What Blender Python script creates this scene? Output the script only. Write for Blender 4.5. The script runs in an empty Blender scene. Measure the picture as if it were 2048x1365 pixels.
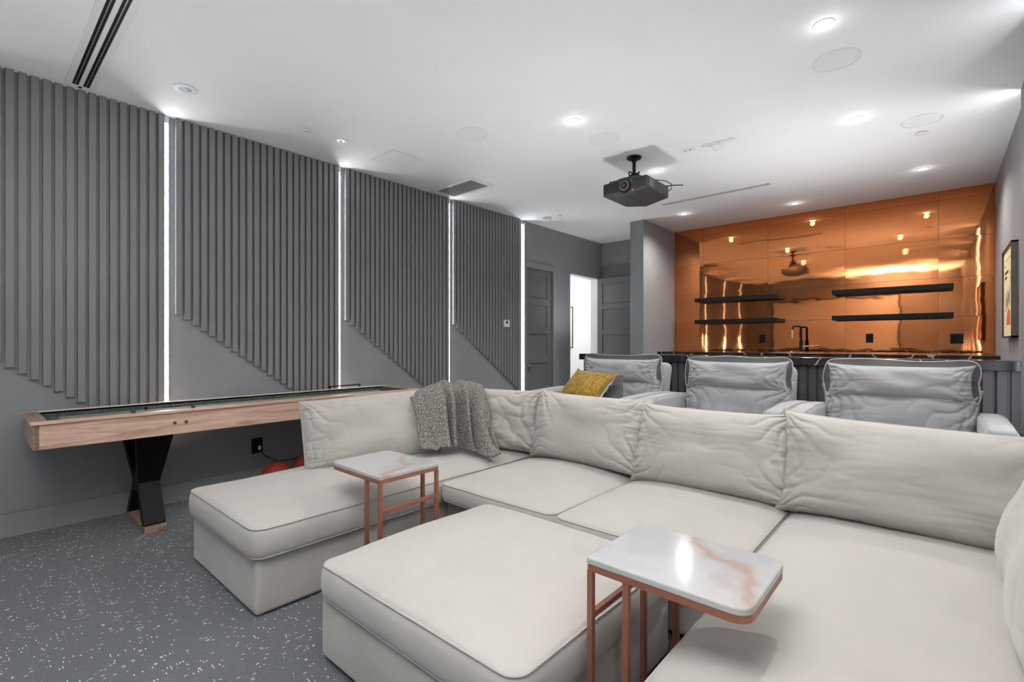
import bpy, bmesh, math, random
from mathutils import Vector, Matrix, noise
random.seed(7)
sc = bpy.context.scene
COL = sc.collection
PI = math.pi

# ------------------------------------------------------------------ camera, world, light, exposure
cam_d = bpy.data.cameras.new('camera'); cam = bpy.data.objects.new('camera', cam_d); COL.objects.link(cam)
cam.location = (0, 0, 1.268)
cam.rotation_euler = (PI/2, 0, math.atan(856/969.0))
cam_d.sensor_width = 36; cam_d.lens = 969/2048*36; cam_d.shift_y = 3.5/2048
cam_d.clip_start = 0.05
sc.camera = cam
w = bpy.data.worlds.new('world'); sc.world = w; w.use_nodes = True
w.node_tree.nodes['Background'].inputs[0].default_value = (.8, .85, .9, 1)
w.node_tree.nodes['Background'].inputs[1].default_value = 0.3
sc.view_settings.view_transform = 'Standard'; sc.view_settings.look = 'None'
sc.view_settings.gamma = 1; sc.view_settings.use_curve_mapping = False
sc.view_settings.exposure = 0.62
sc.cycles.use_denoising = True
sc.cycles.max_bounces = 10; sc.cycles.diffuse_bounces = 6; sc.cycles.glossy_bounces = 5
sc.cycles.sample_clamp_indirect = 8
LED_W = 28.0          # emission strength of the wall LED profiles
DOWN_W = 9.0         # watts of each lit downlight
FILL_W = 185.0       # base watts of the added fill spots, bounced off the ceiling
HALL_W = 50.0

def lamp(name, kind, loc, energy, color=(1, 1, 1), size=.05, rot=(0, 0, 0), spot=None, blend=.5):
    d = bpy.data.lights.new(name, kind); d.energy = energy; d.color = color
    if kind in ('POINT', 'SPOT'): d.shadow_soft_size = size
    if kind == 'AREA': d.size = size
    if spot: d.spot_size = spot; d.spot_blend = blend
    o = bpy.data.objects.new(name, d); COL.objects.link(o); o.location = loc; o.rotation_euler = rot
    return o
for fl, fw in (((-.8, -.02, 1.84), 3.5), ((-2.95, .35, .35), .25), ((-2.0, 3.33, .70), .30), ((-.75, 5.32, 1.20), .27), ((-4.0, 6.35, 1.0), .16)):   # added fill spots without any fixture, all bounced off the ceiling
    lamp('ceiling_fill', 'SPOT', fl, FILL_W*fw, (1, 1, 1), .15, (math.radians(180), 0, 0), math.radians(118), 1.0)

# ------------------------------------------------------------------ materials
def s2l(c):
    return tuple((x/255/12.92 if x/255 <= .04045 else ((x/255+.055)/1.055)**2.4) for x in c)
def rgba(c): return (c[0], c[1], c[2], 1)
class M:
    def __init__(s, name, col, rough=.6, metal=0, **kw):
        s.m = bpy.data.materials.new(name); s.m.use_nodes = True
        s.nt = s.m.node_tree; s.b = s.nt.nodes['Principled BSDF']
        s.b.inputs['Base Color'].default_value = rgba(col)
        s.b.inputs['Roughness'].default_value = rough
        s.b.inputs['Metallic'].default_value = metal
        for k, v in kw.items(): s.b.inputs[k.replace('_', ' ')].default_value = v
    def n(s, t, **kw):
        x = s.nt.nodes.new(t)
        for k, v in kw.items():
            if k.startswith('i_'): x.inputs[k[2:].replace('_', ' ')].default_value = v
            else: setattr(x, k, v)
        return x
    def l(s, a, b): s.nt.links.new(a, b)
    def coord(s, scale=(1, 1, 1), rot=(0, 0, 0)):
        tc = s.n('ShaderNodeTexCoord'); mp = s.n('ShaderNodeMapping')
        mp.inputs['Scale'].default_value = scale; mp.inputs['Rotation'].default_value = rot
        s.l(tc.outputs['Object'], mp.inputs['Vector']); return mp.outputs['Vector']
    def noise(s, vec, scale, detail=3, rough=.5, dist=0):
        x = s.n('ShaderNodeTexNoise'); x.inputs['Scale'].default_value = scale; x.inputs['Detail'].default_value = detail
        x.inputs['Roughness'].default_value = rough; x.inputs['Distortion'].default_value = dist
        s.l(vec, x.inputs['Vector']); return x.outputs['Fac']
    def ramp(s, fac, stops):
        x = s.n('ShaderNodeValToRGB'); e = x.color_ramp.elements
        while len(e) < len(stops): e.new(.5)
        for i, (p, c) in enumerate(stops):
            e[i].position = p; e[i].color = rgba(c) if len(c) == 3 else c
        s.l(fac, x.inputs[0]); return x.outputs[0]
    def base(s, out): s.l(out, s.b.inputs['Base Color'])
    def bump(s, h, strength=.2, dist=.002):
        x = s.n('ShaderNodeBump'); x.inputs['Strength'].default_value = strength; x.inputs['Distance'].default_value = dist
        s.l(h, x.inputs['Height']); s.l(x.outputs[0], s.b.inputs['Normal'])
    def math(s, op, a, b=None):
        x = s.n('ShaderNodeMath', operation=op)
        for i, v in enumerate((a, b)):
            if v is None: continue
            if isinstance(v, (int, float)): x.inputs[i].default_value = v
            else: s.l(v, x.inputs[i])
        return x.outputs[0]
    def mix(s, fac, a, b):
        x = s.n('ShaderNodeMix', data_type='RGBA')
        if isinstance(fac, (int, float)): x.inputs[0].default_value = fac
        else: s.l(fac, x.inputs[0])
        for i, v in ((6, a), (7, b)):
            if isinstance(v, tuple): x.inputs[i].default_value = rgba(v)
            else: s.l(v, x.inputs[i])
        return x.outputs[2]

def paint(name, c, rough=.6, var=.04, bscale=250, bs=.05):
    m = M(name, c, rough); v = m.coord(); f = m.noise(v, 3, 2)
    m.base(m.ramp(f, [(.3, tuple(x*(1-var) for x in c)), (.7, tuple(x*(1+var) for x in c))]))
    m.bump(m.noise(v, bscale, 2), bs, .001); return m.m
GREY = (.25, .258, .270)
m_wall = paint('grey wall paint', GREY, .62)
m_slat = paint('grey slat paint', (.205, .207, .211), .5)
m_ceil = paint('white ceiling paint', (.84, .84, .845), .8, .01)
m_white = paint('white plastic', (.78, .78, .78), .4, .01)
m_hall = paint('white hall paint', (.85, .85, .85), .7, .01)
m_door = paint('dark grey door paint', (.15, .151, .155), .45, .02)
m_bar = paint('charcoal bar paint', (.055, .056, .060), .45, .03)
m_black = paint('black lacquer', (.0045, .0045, .005), .5, .02); m_black.node_tree.nodes['Principled BSDF'].inputs['Specular IOR Level'].default_value = .2
m_blackm = M('black plastic', (.0045, .0045, .005), .45, Specular_IOR_Level=.25).m
m_dgrey = paint('dark grey plastic', (.045, .045, .047), .5, .05, 400, .1)
m_silver = M('brushed nickel', (.6, .6, .6), .3, 1).m
m_brass = M('brushed brass', (.85, .52, .2), .2, 1).m
m_rose = paint('copper painted steel', s2l((150, 98, 79)), .42, .03)
m_rose.node_tree.nodes['Principled BSDF'].inputs['Metallic'].default_value = .35
m_lens = M('lens glass', (.01, .01, .015), .05, 0, Coat_Weight=1).m
m_greyring = M('lens ring', (.12, .12, .12), .35).m
def emit(name, col, s):
    m = M(name, col, .5); m.b.inputs['Emission Color'].default_value = rgba(col); m.b.inputs['Emission Strength'].default_value = s; return m.m
m_led = emit('led diffuser', (.93, .97, 1), LED_W)
m_lamp = emit('downlight lens', (1, .96, .88), 14)
m_red = emit('red indicator', (1, .05, .02), 6)
m_dim = emit('unlit lamp lens', (.4, .6, .9), .05)

# upholstery
def fabric(name, c, weave=900, rough=.9, bump=.25, sheen=.3, var=.06):
    m = M(name, c, rough); m.b.inputs['Sheen Weight'].default_value = sheen
    v = m.coord(); f = m.noise(v, 2.2, 4, .6); g = m.noise(v, weave, 1)
    c1 = m.ramp(f, [(.3, tuple(x*(1-var) for x in c)), (.7, tuple(x*(1+var) for x in c))])
    m.base(c1); h = m.math('ADD', m.math('MULTIPLY', g, .35), m.math('MULTIPLY', m.noise(v, 14, 3, .6, 1.2), 1.0))
    m.bump(h, bump, .004); return m.m
m_sofa = fabric('cream sofa cloth', (.405, .382, .350), 700, .88)
m_pipe = fabric('cream sofa piping', (.375, .355, .33), 900, .88)
m_leather = fabric('grey nubuck leather', (.30, .305, .315), 500, .62, .35, .15, .1)
m_leath2 = fabric('grey leather piping', (.34, .345, .355), 500, .5, .2)
m_flange = fabric('dark grey leather', (.055, .056, .06), 500, .6, .2, .03)
m = M('mustard velvet', (.42, .26, .03), .7); m.b.inputs['Sheen Weight'].default_value = .08
v = m.coord((1, 1, 1)); f = m.noise(m.coord((30, 30, 3)), 2, 4, .6)
m.base(m.ramp(f, [(.3, (.15, .075, .002)), (.55, (.29, .165, .004)), (.75, (.42, .25, .012))])); m.bump(m.noise(v, 120, 3), .5, .003); m_mustard = m.m
m_pback = fabric('pale pillow backing', (.6, .62, .64), 400)
m = M('marled knit', (.3, .28, .25), .95); v = m.coord()
f = m.noise(v, 190, 2, .6)
m.base(m.ramp(f, [(.36, (.035, .032, .03)), (.50, (.15, .14, .125)), (.66, (.50, .47, .42))])); m.bump(m.noise(v, 160, 2), 1, .006); m_knit = m.m
# carpet with white dashes
m = M('charcoal carpet with white flecks', (.04, .045, .05), .95); m.b.inputs['Sheen Weight'].default_value = .1
v = m.coord()
def flecks(sx, sy, thr, seed):
    sv = m.n('ShaderNodeVectorMath', operation='MULTIPLY'); m.l(v, sv.inputs[0]); sv.inputs[1].default_value = (sx, sy, 0)
    # rows shifted against each other
    sep = m.n('ShaderNodeSeparateXYZ'); m.l(sv.outputs[0], sep.inputs[0])
    fl = m.n('ShaderNodeVectorMath', operation='FLOOR'); m.l(sv.outputs[0], fl.inputs[0])
    ad = m.n('ShaderNodeVectorMath', operation='ADD'); m.l(fl.outputs[0], ad.inputs[0]); ad.inputs[1].default_value = (seed, seed, seed)
    wn = m.n('ShaderNodeTexWhiteNoise'); m.l(ad.outputs[0], wn.inputs['Vector'])
    fx = m.math('FRACT', sep.outputs[0]); fy = m.math('FRACT', sep.outputs[1])
    ins = m.math('MULTIPLY', m.math('LESS_THAN', m.math('ABSOLUTE', m.math('SUBTRACT', fx, .5)), .36), m.math('LESS_THAN', m.math('ABSOLUTE', m.math('SUBTRACT', fy, .5)), .36))
    return m.math('MULTIPLY', m.math('GREATER_THAN', wn.outputs['Value'], thr), ins)
fa = flecks(62, 190, .915, 1.0); fb = flecks(190, 62, .915, 9.0)
zone = m.math('GREATER_THAN', m.noise(v, 6, 2), .5)
zinv = m.math('SUBTRACT', 1, zone)
cl = m.math('GREATER_THAN', m.noise(v, 22, 2, .6), .5)
cl2 = m.math('ADD', m.math('MULTIPLY', cl, .85), .0)
fl = m.math('MULTIPLY', m.math('ADD', m.math('MULTIPLY', fa, zone), m.math('MULTIPLY', fb, zinv)), cl2)
pil = m.noise(v, 260, 2, .7)
basec = m.ramp(pil, [(.3, (.058, .064, .070)), (.6, (.138, .148, .158))])
m.base(m.mix(fl, basec, (.85, .85, .84)))
m.bump(m.math('ADD', pil, m.math('MULTIPLY', fl, .5)), .8, .006); m_carpet = m.m
# wood
def wood(name, cs, axis='Y', sc_=1):
    m = M(name, cs[1], .45)
    st = {'Y': (14, .9, 14), 'X': (.9, 14, 14), 'Z': (14, 14, .9)}[axis]
    v = m.coord(st); f = m.noise(v, 1.6*sc_, 6, .62, 1.4)
    g = m.noise(m.coord(tuple(x*6 for x in st)), 3, 3, .6)
    c1 = m.ramp(f, [(.3, cs[0]), (.5, cs[1]), (.72, cs[2])])
    m.base(m.mix(m.math('MULTIPLY', g, .25), c1, cs[0])); m.bump(g, .08, .001); return m.m
m_wood = wood('reddish oak', (s2l((158, 122, 106)), s2l((208, 172, 154)), s2l((226, 196, 178))))
m_woodx = wood('reddish oak end', (s2l((112, 86, 70)), s2l((150, 124, 104)), s2l((172, 148, 126))), 'X')
m_maple = wood('polished maple', ((.45, .38, .29), (.62, .53, .42), (.7, .62, .5)))
m_maple.node_tree.nodes['Principled BSDF'].inputs['Roughness'].default_value = .08
m = M('green mottled carpet lining', (.05, .08, .075), .8); v = m.coord()
m.base(m.ramp(m.noise(v, 45, 5, .7, .5), [(.35, (.018, .035, .033)), (.55, (.055, .095, .085)), (.7, (.14, .2, .18))])); m_green = m.m
# marbles
m = M('white marble', (.8, .79, .78), .13); v = m.coord()
d = m.noise(v, 4, 5, .6); w1 = m.n('ShaderNodeTexWave', wave_type='BANDS', bands_direction='DIAGONAL')
w1.inputs['Scale'].default_value = 1.1; w1.inputs['Distortion'].default_value = 5; w1.inputs['Detail'].default_value = 4; w1.inputs['Detail Scale'].default_value = 1.6
m.l(v, w1.inputs['Vector'])
vein = m.ramp(w1.outputs['Fac'], [(.0, (1, 1, 1)), (.02, (.45, .45, .45)), (.10, (0, 0, 0))])
soft = m.ramp(d, [(.3, (.37, .37, .38)), (.6, (.44, .432, .428))])
m.base(m.mix(m.math('MULTIPLY', vein, .7), soft, (.35, .225, .18))); m_wmarble = m.m
m = M('black marble', (.03, .03, .032), .14, Specular_IOR_Level=.3); v = m.coord((1, 1, 1), (.3, .5, .6))
w1 = m.n('ShaderNodeTexWave', wave_type='BANDS', bands_direction='X'); w1.inputs['Scale'].default_value = .9; w1.inputs['Distortion'].default_value = 14; w1.inputs['Detail'].default_value = 5; w1.inputs['Detail Scale'].default_value = 1.4
m.l(v, w1.inputs['Vector'])
vn = m.ramp(w1.outputs['Fac'], [(0, (1, 1, 1)), (.007, (.3, .3, .3)), (.018, (0, 0, 0))])
m.base(m.mix(vn, m.ramp(m.noise(v, 9, 5), [(.35, (.010, .010, .012)), (.7, (.030, .030, .033))]), (.36, .36, .36))); m_bmarble = m.m
# copper sheet
m = M('polished copper sheet', s2l((226, 142, 88)), .09, 1); v = m.coord()
h = m.noise(m.coord((1, 1, 1.6)), 2.3, 2, .4); m.bump(h, 1.0, .0016)
m.base(m.ramp(m.noise(v, 1.5, 3), [(.3, s2l((226, 134, 76))), (.7, s2l((240, 158, 104)))]))
m.b.inputs['Roughness'].default_value = .035; m_copper = m.m
m = M('basketball rubber', s2l((160, 52, 30)), .6); m.bump(m.noise(m.coord(), 300, 1), .4, .002); m_ball = m.m
m_screen = M('projection screen cloth', (.5, .5, .5), .8).m
m_cream = M('poster paper', s2l((232, 214, 172)), .7).m
m_mint = M('pale green poster paper', s2l((205, 214, 196)), .7).m
m_ink = M('poster ink', s2l((70, 62, 50)), .7).m
m_orange = M('poster orange', s2l((214, 92, 48)), .7).m
m_yell = M('poster yellow', s2l((214, 164, 60)), .7).m
m_frame = wood('dark walnut frame', ((.03, .022, .016), (.055, .042, .032), (.08, .06, .045)))
m_grille = M('white grille', (.62, .62, .62), .5).m
m_speaker = M('speaker mesh', (.79, .79, .795), .8).m

# ------------------------------------------------------------------ helpers
WORLD = {}
def finish(o, label=None, cat=None, group=None, kind=None):
    if label: o['label'] = label
    if cat: o['category'] = cat
    if group: o['group'] = group
    if kind: o['kind'] = kind
    return o
def empty(name, loc, label, cat, group=None, rotz=0, kind=None):
    o = bpy.data.objects.new(name, None); COL.objects.link(o); o.location = loc; o.rotation_euler = (0, 0, rotz)
    o.empty_display_size = .05; WORLD[o.name] = Vector(loc)
    return finish(o, label, cat, group, kind)
def obj(name, bm, mat, parent=None, smooth=False, local=False, loc=None, rot=None, **tags):
    """bm in world coordinates (or in the parent's own frame when local)"""
    org = Vector((0, 0, 0))
    if not local:
        if parent: org = WORLD[parent.name]
        else:
            lo = [min(v.co[i] for v in bm.verts) for i in range(3)]; hi = [max(v.co[i] for v in bm.verts) for i in range(3)]
            org = Vector(((lo[0]+hi[0])/2, (lo[1]+hi[1])/2, lo[2]))
        bmesh.ops.translate(bm, vec=-org, verts=bm.verts)
    me = bpy.data.meshes.new(name); bm.normal_update(); bm.to_mesh(me); bm.free()
    mats = mat if isinstance(mat, (list, tuple)) else [mat]
    for x in mats: me.materials.append(x)
    if smooth:
        for p in me.polygons: p.use_smooth = True
        if smooth == 'auto':
            me.set_sharp_from_angle(angle=math.radians(38))
    o = bpy.data.objects.new(name, me); COL.objects.link(o)
    if parent:
        o.parent = parent; WORLD[o.name] = org if not local else Vector((0, 0, 0))
    elif not local: o.location = org; WORLD[o.name] = org
    if loc is not None: o.location = loc
    if rot is not None: o.rotation_euler = rot
    return finish(o, **tags)
def copy_tree(o, parent=None):
    c = o.copy(); COL.objects.link(c)
    if parent: c.parent = parent
    for ch in list(o.children): copy_tree(ch, c)
    return c
def BM(): return bmesh.new()
def box(x0, x1, y0, y1, z0, z1, bev=0, seg=2, bm=None, mi=0):
    b = bmesh.new()
    bmesh.ops.create_cube(b, size=1)
    bmesh.ops.scale(b, vec=(x1-x0, y1-y0, z1-z0), verts=b.verts)
    bmesh.ops.translate(b, vec=((x0+x1)/2, (y0+y1)/2, (z0+z1)/2), verts=b.verts)
    if bev: bmesh.ops.bevel(b, geom=b.edges[:], offset=bev, segments=seg, affect='EDGES', profile=.5)
    if mi:
        for f in b.faces: f.material_index = mi
    if bm is None: return b
    merge(bm, b); return bm
def merge(a, b):
    me = bpy.data.meshes.new('tmp'); b.to_mesh(me); a.from_mesh(me); bpy.data.meshes.remove(me); b.free(); return a
def cyl(c, r, h, axis='Z', seg=32, r2=None, bm=None):
    b = bmesh.new(); bmesh.ops.create_cone(b, cap_ends=True, segments=seg, radius1=r, radius2=r if r2 is None else r2, depth=h)
    if axis == 'X': bmesh.ops.rotate(b, matrix=Matrix.Rotation(PI/2, 3, 'Y'), verts=b.verts)
    if axis == 'Y': bmesh.ops.rotate(b, matrix=Matrix.Rotation(PI/2, 3, 'X'), verts=b.verts)
    bmesh.ops.translate(b, vec=c, verts=b.verts)
    return b if bm is None else merge(bm, b)
def lathe(prof, c, seg=40, bm=None):
    b = bmesh.new(); rings = []
    for r, z in prof:
        rings.append([b.verts.new((c[0]+r*math.cos(2*PI*k/seg), c[1]+r*math.sin(2*PI*k/seg), c[2]+z)) for k in range(seg)])
    for a, d in zip(rings, rings[1:]):
        for k in range(seg): b.faces.new((a[k], a[(k+1) % seg], d[(k+1) % seg], d[k]))
    for rr in (rings[0], rings[-1]):
        try: b.faces.new(rr)
        except Exception: pass
    bmesh.ops.recalc_face_normals(b, faces=b.faces)
    return b if bm is None else merge(bm, b)
def tube(pts, r, seg=8, closed=False, bm=None):
    b = bmesh.new(); pts = [Vector(p) for p in pts]; n = len(pts); rings = []
    up = Vector((0, 0, 1))
    for i, p in enumerate(pts):
        if closed: t = (pts[(i+1) % n]-pts[i-1])
        else: t = pts[min(i+1, n-1)]-pts[max(i-1, 0)]
        if t.length < 1e-9: t = Vector((1, 0, 0))
        t.normalize()
        a = up.cross(t)
        if a.length < .15: a = Vector((1, 0, 0)).cross(t)
        a.normalize(); c = t.cross(a)
        rings.append([b.verts.new(p+(a*math.cos(2*PI*k/seg)+c*math.sin(2*PI*k/seg))*r) for k in range(seg)])
    rng = range(n) if closed else range(n-1)
    for i in rng:
        A, B = rings[i], rings[(i+1) % n]
        for k in range(seg): b.faces.new((A[k], A[(k+1) % seg], B[(k+1) % seg], B[k]))
    if not closed: b.faces.new(rings[0][::-1]); b.faces.new(rings[-1])
    bmesh.ops.recalc_face_normals(b, faces=b.faces)
    return b if bm is None else merge(bm, b)
def prism(poly, axis, a0, a1, bm=None, mi=0):
    """poly: 2-D points in the two other axes (in x,y,z order); extruded along axis"""
    b = bmesh.new()
    def P(p, a):
        return {'X': (a, p[0], p[1]), 'Y': (p[0], a, p[1]), 'Z': (p[0], p[1], a)}[axis]
    A = [b.verts.new(P(p, a0)) for p in poly]; B = [b.verts.new(P(p, a1)) for p in poly]; n = len(poly)
    b.faces.new(A); b.faces.new(B[::-1])
    for i in range(n): b.faces.new((A[i], B[i], B[(i+1) % n], A[(i+1) % n]))
    bmesh.ops.recalc_face_normals(b, faces=b.faces)
    if mi:
        for f in b.faces: f.material_index = mi
    return b if bm is None else merge(bm, b)
def nz(x, y, z=0, s=1.0): return noise.noise(Vector((x*s, y*s, z*s)))
def sgn(x): return -1 if x < 0 else 1

def pillow(w, h, t, seed=0, nu=124, nv=72, a=3.6, b=.48, crease=.015, pinch=.02, sag=0.0, ears=.02, seam=.0, corner=.25, puck=.012, wide_top=0):
    """upright cushion: x width, z 0..h, front is -y"""
    bm = bmesh.new(); grid = {}
    def pos(u, v, side):
        au, av = abs(u), abs(v)
        T = (max(0, 1-au**a)**b)*(max(0, 1-av**a)**b)
        x = u*w/2*(1-pinch*(1-av**2)*au**2)*(1+wide_top*v); z = h/2+v*h/2*(1-pinch*1.2*(1-au**2)*av**2)
        z += ears*(au**6)*(av**6)*sgn(v); x += ears*(au**6)*(av**6)*sgn(u)
        z -= sag*(1-au**2)*(.5+.5*v)
        # broad lumps
        d = .5*T*t
        lump = nz(u*1.7+seed, v*1.3, side*3)*.14*t*T
        # corner radial folds
        fold = 0
        for cu in (-1, 1):
            for cv in (-1, 1):
                dx = (u-cu)*w/2; dz = (v-cv)*h/2; r = math.hypot(dx, dz)
                th = math.atan2(dz, dx)
                k = math.exp(-(r/corner)**2)*min(1, r/.04)
                fold += k*(.65-1.6*(1-abs(math.sin(th*7.5+3.5*nz(r*6+seed, cu*3+side, cv*5+seed)+seed)))**2)*(.8+.6*nz(cu+seed, cv, side))
        # puckers along side seams
        de = (1-au)*w/2; pk = math.exp(-de/.07)*min(1, de/.012)*(.8-2.4*max(0, 1-abs(nz(seed*3+side, v*7, u*1.5))*4)**2)
        de2 = (1-av)*h/2; pk += math.exp(-de2/.05)*min(1, de2/.012)*nz(u*11, seed*5+side, v*.6)*1.4
        # oblique soft creases
        q = nz(u*1.6+v*1.2+seed, v*5.5-u*1.3, seed+side); rid = (1-abs(q)*2.6); rid = max(0, rid)**2
        e = T*max(0, nz(u*1.3, v*1.2+seed, 7)+.25)
        y = d+lump+(crease*fold+puck*pk)*min(1, T*3)-crease*.45*rid*e
        return (x, -y*side if True else y, z)
    def get(i, j, side):
        edge = i in (0, nu) or j in (0, nv)
        key = (i, j, 0 if edge else side)
        if key not in grid:
            u = -1+2*i/nu; v = -1+2*j/nv
            u = math.sin(u*PI/2)*.55+u*.45; v = math.sin(v*PI/2)*.55+v*.45
            grid[key] = bm.verts.new(pos(u, v, side))
        return grid[key]
    for side in (1, -1):
        for i in range(nu):
            for j in range(nv):
                q = [get(i, j, side), get(i+1, j, side), get(i+1, j+1, side), get(i, j+1, side)]
                if side < 0: q.reverse()
                bm.faces.new(q)
    if seam:
        loop = [get(i, 0, 1).co.copy() for i in range(nu)]+[get(nu, j, 1).co.copy() for j in range(nv)]+[get(i, nv, 1).co.copy() for i in range(nu, 0, -1)]+[get(0, j, 1).co.copy() for j in range(nv, 0, -1)]
        return bm, loop
    return bm

def rrect(x0, x1, y0, y1, r, n=8, m=22):
    pts = []
    cs = [(x1-r, y1-r, 0), (x0+r, y1-r, 1), (x0+r, y0+r, 2), (x1-r, y0+r, 3)]
    for k, (cx, cy, q) in enumerate(cs):
        for i in range(n+1):
            a = PI/2*(q+i/n); pts.append((cx+r*math.cos(a), cy+r*math.sin(a)))
        nx = cs[(k+1) % 4]; a = PI/2*(q+1)
        p0 = pts[-1]; p1 = (nx[0]+r*math.cos(a), nx[1]+r*math.sin(a))
        for i in range(1, m): pts.append((p0[0]+(p1[0]-p0[0])*i/m, p0[1]+(p1[1]-p0[1])*i/m))
    return pts
def seat(x0, x1, y0, y1, z0, t, dome, seed=0, r=.05, bulge=.010, rings=26, wr=.004, parent=None, mat=None, name='seat_cushion', drop=.0):
    """box cushion with domed top, bulging sides, welts as sub-parts"""
    cx, cy = (x0+x1)/2, (y0+y1)/2; hx, hy = (x1-x0)/2, (y1-y0)/2
    out = rrect(x0, x1, y0, y1, r); bm = bmesh.new(); R = []
    def ring(k, zf, off=0):
        vs = []
        for (x, y) in out:
            px, py = cx+(x-cx)*k, cy+(y-cy)*k
            if off:
                ax, ay = (x-cx)/hx, (y-cy)/hy
                L = math.hypot(ax**5, ay**5)+1e-6; px += off*(ax**5)/L; py += off*(ay**5)/L
            vs.append(bm.verts.new((px, py, zf(px, py))))
        R.append(vs)
    def wav(x, y): return .006*nz(x*3+seed, y*3, seed)
    def ztop(x, y):
        u, v = min(1, abs(x-cx)/hx), min(1, abs(y-cy)/hy)
        D = (max(0, 1-u**2.6)**.62)*(max(0, 1-v**2.6)**.62)
        z = z0+t+wav(x, y)+dome*D
        z += D*(.010*nz(x*2.2+seed, y*2.2, 3)+.0)
        q = nz(x*3+seed*2, y*3, 1); q2 = nz(x*2+y*1.5, y*7+seed, 4)
        z -= wr*max(0, 1-abs(q2)*5)*max(0, q+.3)*min(1, D*3)
        e = min(1-u, 1-v); z += wr*.6*math.exp(-e/.08)*nz(x*13, y*13, seed)*min(1, e*20)
        return z
    for k in (.0001, .5, .9): ring(k, lambda x, y: z0+.0)
    N = 8
    for i in range(N+1):
        s = i/N; ring(1 if 0 < i < N else .995, lambda x, y, s=s: z0+t*s+wav(x, y)*s, bulge*math.sin(PI*s)**.7 if 0 < i < N else 0)
    for i in range(1, rings+1):
        k = 1-(i/rings)**1.15
        if i <= 3: k = 1-.008*i*i
        ring(max(k, .0001), ztop)
    n = len(out)
    for A, B in zip(R, R[1:]):
        for i in range(n): bm.faces.new((A[i], A[(i+1) % n], B[(i+1) % n], B[i]))
    bm.faces.new(R[0][::-1]); bm.faces.new(R[-1])
    bmesh.ops.recalc_face_normals(bm, faces=bm.faces)
    o = obj(name, bm, mat or m_sofa, parent, smooth=True)
    top = [(cx+(x-cx)*.998, cy+(y-cy)*.998, z0+t+wav(x, y)+.001) for x, y in out]
    obj('piping', tube(top, .0042, 6, True), m_pipe if (mat in (None, m_sofa)) else mat, o, smooth=True)
    bot = [(cx+(x-cx)*.998, cy+(y-cy)*.998, z0+.004) for x, y in out]
    obj('piping', tube(bot, .0042, 6, True), m_pipe if (mat in (None, m_sofa)) else mat, o, smooth=True)
    return o
def struct(name, bm, mat, parent=None, **k):
    o = obj(name, bm, mat, parent, **k)
    if parent is None: o['kind'] = 'structure'
    return o

# ------------------------------------------------------------------ room shell
XL, XR, YB, YF, H = -4.56, .46, 7.60, -1.05, 3.05
XP0, XP1, YP = -3.42, -3.21, 6.50          # partition
RIS = .21                                   # height of the riser
struct('floor', box(-6.3, XR+.12, YF-.12, 10.5, -.08, 0), m_carpet)
struct('ceiling', box(-6.3, XR+.12, YF-.12, 10.5, H, H+.1), m_ceil)
struct('riser_platform', box(-3.44, XR-.001, 3.22, YB-.001, .001, RIS, .008), m_carpet)
b = BM()
D1, D2 = (5.47, 6.13), (6.60, 7.47)
for y0, y1, z0, z1 in ((YF, D1[0], 0, H), (D1[0], D1[1], 2.40, H), (D1[1], D2[0], 0, H), (D2[0], D2[1], 2.41, H), (D2[1], YB+.12, 0, H)):
    box(XL-.12, XL, y0, y1, z0, z1, bm=b)
wl = struct('wall_left', b, m_wall)
wr = struct('wall_right', box(XR, XR+.12, YF, YB+.12, 0, H), m_wall)
wb = struct('wall_back', box(XL-.12, XR+.12, YB, YB+.12, 0, H), m_wall)
struct('wall_front', box(XL-.12, XR+.12, YF-.12, YF, 0, H), m_wall)
struct('wall_partition', box(XP0, XP1, YP, YB-.001, .0, H-.001), m_wall)
# hall behind the doorway
b = box(-6.3, -6.18, 5.9, 10.5, 0, H); box(-6.3, XL-.12, 10.38, 10.5, 0, H, bm=b); box(-6.3, XL-.12, 5.8, 5.9, 0, H, bm=b)
box(XL-.135, XL-.121, 5.9, D2[0], 0, H, bm=b); box(XL-.135, XL-.121, D2[0], D2[1], 2.41, H, bm=b); box(XL-.135, XL-.121, D2[1], 10.4, 0, H, bm=b)
struct('wall_hall', b, m_hall)
lamp('hall_light', 'POINT', (-5.4, 8.0, 2.75), HALL_W, (1, 1, 1), .15)
# baseboards
b = BM()
for y0, y1 in ((YF, D1[0]-.07), (D1[1]+.07, D2[0])): box(XL, XL+.012, y0, y1, 0, .155, bm=b); box(XL, XL+.006, y0, y1, .160, .172, bm=b)
struct('baseboard_left', b, m_wall)
struct('baseboard_right', box(XR-.012, XR, YF, 3.2, 0, .168, .002), m_wall)
struct('baseboard_front', box(XL+.013, XR-.013, YF, YF+.012, 0, .168, .002), m_wall)

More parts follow.
